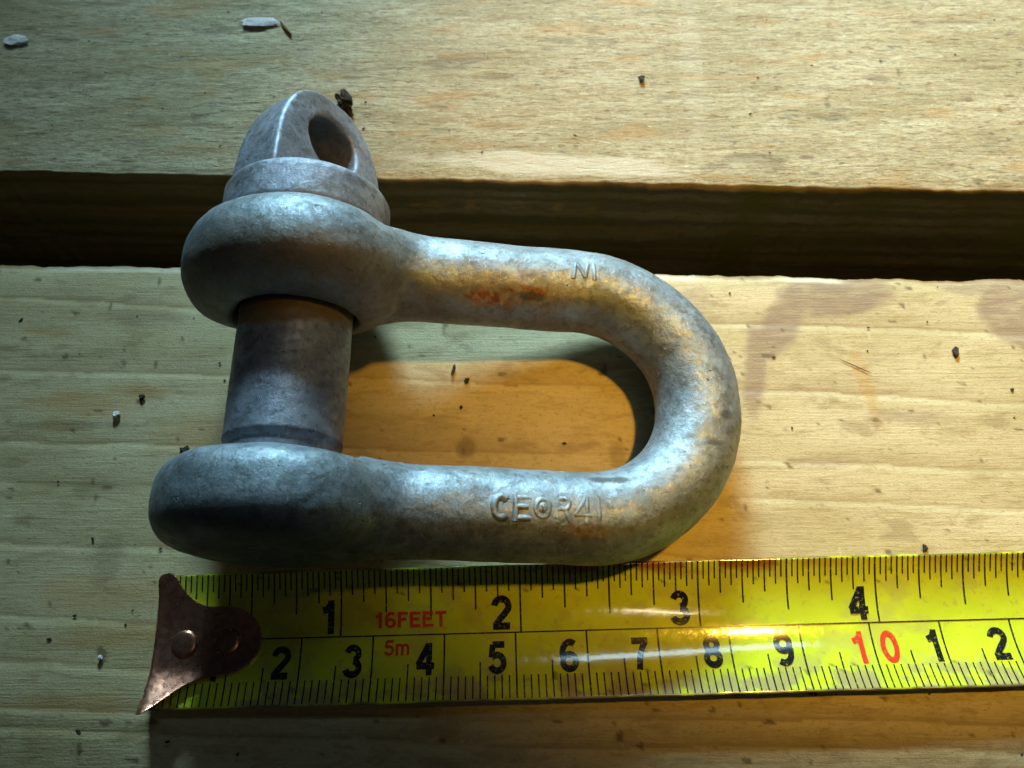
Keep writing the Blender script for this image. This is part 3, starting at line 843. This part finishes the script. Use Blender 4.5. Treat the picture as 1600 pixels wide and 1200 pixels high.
for q in ([(0, 0), (0.1, 0.9)], [(0.1, 0.9), (0.35, 0.1)], [(0.35, 0.1), (0.45, 0.9)], [(0.62, 0.0), (0.62, 0.9)]):
    V2, F2, Ly = strokes_to_mesh([q], 0.17)
    col = np.arange(len(V2)) % 4
    hh = np.where((col == 1) | (col == 2), 0.012, -0.014) + 0.004
    allV.append(rod_pt(0.78 + V2[:, 0] * 0.5, -0.12 + V2[:, 1] * 0.30, YU, hh)); allF.append(F2)
V, F = join_lists(); z_ = np.zeros(len(V))
part('raised_lettering', V, F, M_galv, shackle, True, dict(rust=z_, dark=z_, brown=z_))

# ------------------------------------------------------------------ crumbs and flakes
random.seed(4)
def crumb_mesh(nm, rx, ry, rz, rough=0.35, sub=2, ang=0.0, seed=0):
    bm = bmesh.new(); bmesh.ops.create_icosphere(bm, subdivisions=sub, radius=1)
    rnd = random.Random(seed)
    for v in bm.verts:
        k = 1 + rough * (rnd.random() - 0.5) * 2
        x, y, z = v.co.x * rx * k, v.co.y * ry * k, v.co.z * rz * k
        c, s = math.cos(ang), math.sin(ang)
        v.co = Vector((x * c - y * s, x * s + y * c, max(z + rz * 0.7, -0.02))) * CM
    me = bpy.data.meshes.new(nm); bm.to_mesh(me); bm.free()
    return me
def crumb(nm, x, y, rx, ry, rz, mat, label, cat, ang=0.0, rough=0.35, seed=0, sub=2, group=None):
    o = link(nm, crumb_mesh(nm, rx, ry, rz, rough, sub, ang, seed), mat)
    o.location = Vector((x, y, 0.015)) * CM
    o['label'] = label; o['category'] = cat
    if cat in ('flake', 'dirt'): o['group'] = {'flake': 'pale flakes on the planks', 'dirt': 'dark crumbs and specks on the planks'}[cat]
    return o
crumb('white_flake', -4.82, 11.08, 0.36, 0.13, 0.03, M_flake, 'long white flake near the top edge of the far plank', 'flake', 0.03, 0.25, 1)
crumb('splinter', -4.28, 10.93, 0.22, 0.028, 0.025, M_splinter, 'brown splinter touching the long white flake', 'splinter', -0.95, 0.25, 2)
crumb('white_flake', -9.31, 10.62, 0.20, 0.12, 0.03, M_flake, 'small triangular white flake in the far top left corner', 'flake', 0.0, 0.35, 3)
crumb('white_flake', -6.09, 3.15, 0.058, 0.052, 0.04, M_flake, 'tiny white flake on the near plank left of the pin', 'flake', 0.0, 0.3, 5)
crumb('white_flake', -5.68, -0.40, 0.032, 0.036, 0.03, M_flake, 'tiny white flake left of the tape hook', 'flake', 0.0, 0.3, 6)
dc = crumb('dirt_crumb', -3.02, 9.12, 0.11, 0.22, 0.11, M_crumb, 'shaggy black dirt crumb beside the tip of the pin head', 'dirt', 0.35, 0.65, 7, 3)
crumb('dirt_crumb', 2.38, 9.72, 0.055, 0.07, 0.03, M_crumb, 'small black speck on the far plank above the bend of the shackle', 'dirt', 0, 0.4, 8)
crumb('dirt_crumb', -0.92, 3.90, 0.028, 0.10, 0.025, M_crumb, 'thin upright dark sliver on the wood inside the shackle loop', 'dirt', -0.2, 0.3, 9)
crumb('dirt_crumb', -0.71, 3.73, 0.042, 0.042, 0.025, M_crumb, 'round dark speck inside the loop just below the thin sliver', 'dirt', 0, 0.4, 10)
crumb('dirt_crumb', 7.05, 4.21, 0.05, 0.09, 0.025, M_crumb, 'oval dark speck on the near plank near the right edge', 'dirt', 0, 0.4, 11)
crumb('dirt_crumb', 4.08, -0.86, 0.055, 0.032, 0.03, M_crumb, 'dark speck below the tape under the nine centimetre mark', 'dirt', 0, 0.4, 12)
crumb('dirt_crumb', -5.75, 3.45, 0.045, 0.045, 0.025, M_crumb, 'dark speck just above the tiny white flake', 'dirt', 0, 0.4, 13)
crumb('dirt_crumb', -4.95, 2.55, 0.075, 0.085, 0.03, M_crumb, 'dark crumb beside the lower eye of the shackle', 'dirt', 0.3, 0.5, 14)
crumb('dirt_crumb', -0.78, 3.28, 0.022, 0.022, 0.02, M_crumb, 'tiny dark speck low in the middle of the loop', 'dirt', 0.3, 0.5, 15)
crumb('dirt_crumb', 5.98, 1.10, 0.04, 0.05, 0.02, M_crumb, 'dark speck right of the bend, just above the tape', 'dirt', 0.3, 0.5, 16)
crumb('splinter', 5.42, 3.98, 0.28, 0.007, 0.006, M_splinter, 'hair thin brown fibre on the wood right of the bend', 'splinter', -0.48, 0.15, 17)

# dust of tiny specks nobody could count
bm = bmesh.new()
rnd = random.Random(12)
for k in range(130):
    if k % 3:
        x, y = rnd.uniform(-9, 8.5), rnd.uniform(-1.8, 5.4)
    else:
        x, y = rnd.uniform(-10, 10), rnd.uniform(7.9, 11.6)
    r = rnd.uniform(0.008, 0.022) * (1.5 if rnd.random() < 0.12 else 1)
    g_ = bmesh.ops.create_icosphere(bm, subdivisions=1, radius=1)
    e = rnd.uniform(0.8, 2.2); an = rnd.uniform(-1, 1)
    for v in g_['verts']:
        c, s = math.cos(an), math.sin(an); X_, Y_ = v.co.x * r * e, v.co.y * r
        v.co = Vector((x + X_ * c - Y_ * s, y + X_ * s + Y_ * c, 0.016 + v.co.z * r * 0.35)) * CM
me = bpy.data.meshes.new('dust_specks'); bm.to_mesh(me); bm.free()
o = link('dust_specks', me, M_crumb)
o['kind'] = 'stuff'; o['label'] = 'scattered tiny dark dust specks on the planks'; o['category'] = 'dust'
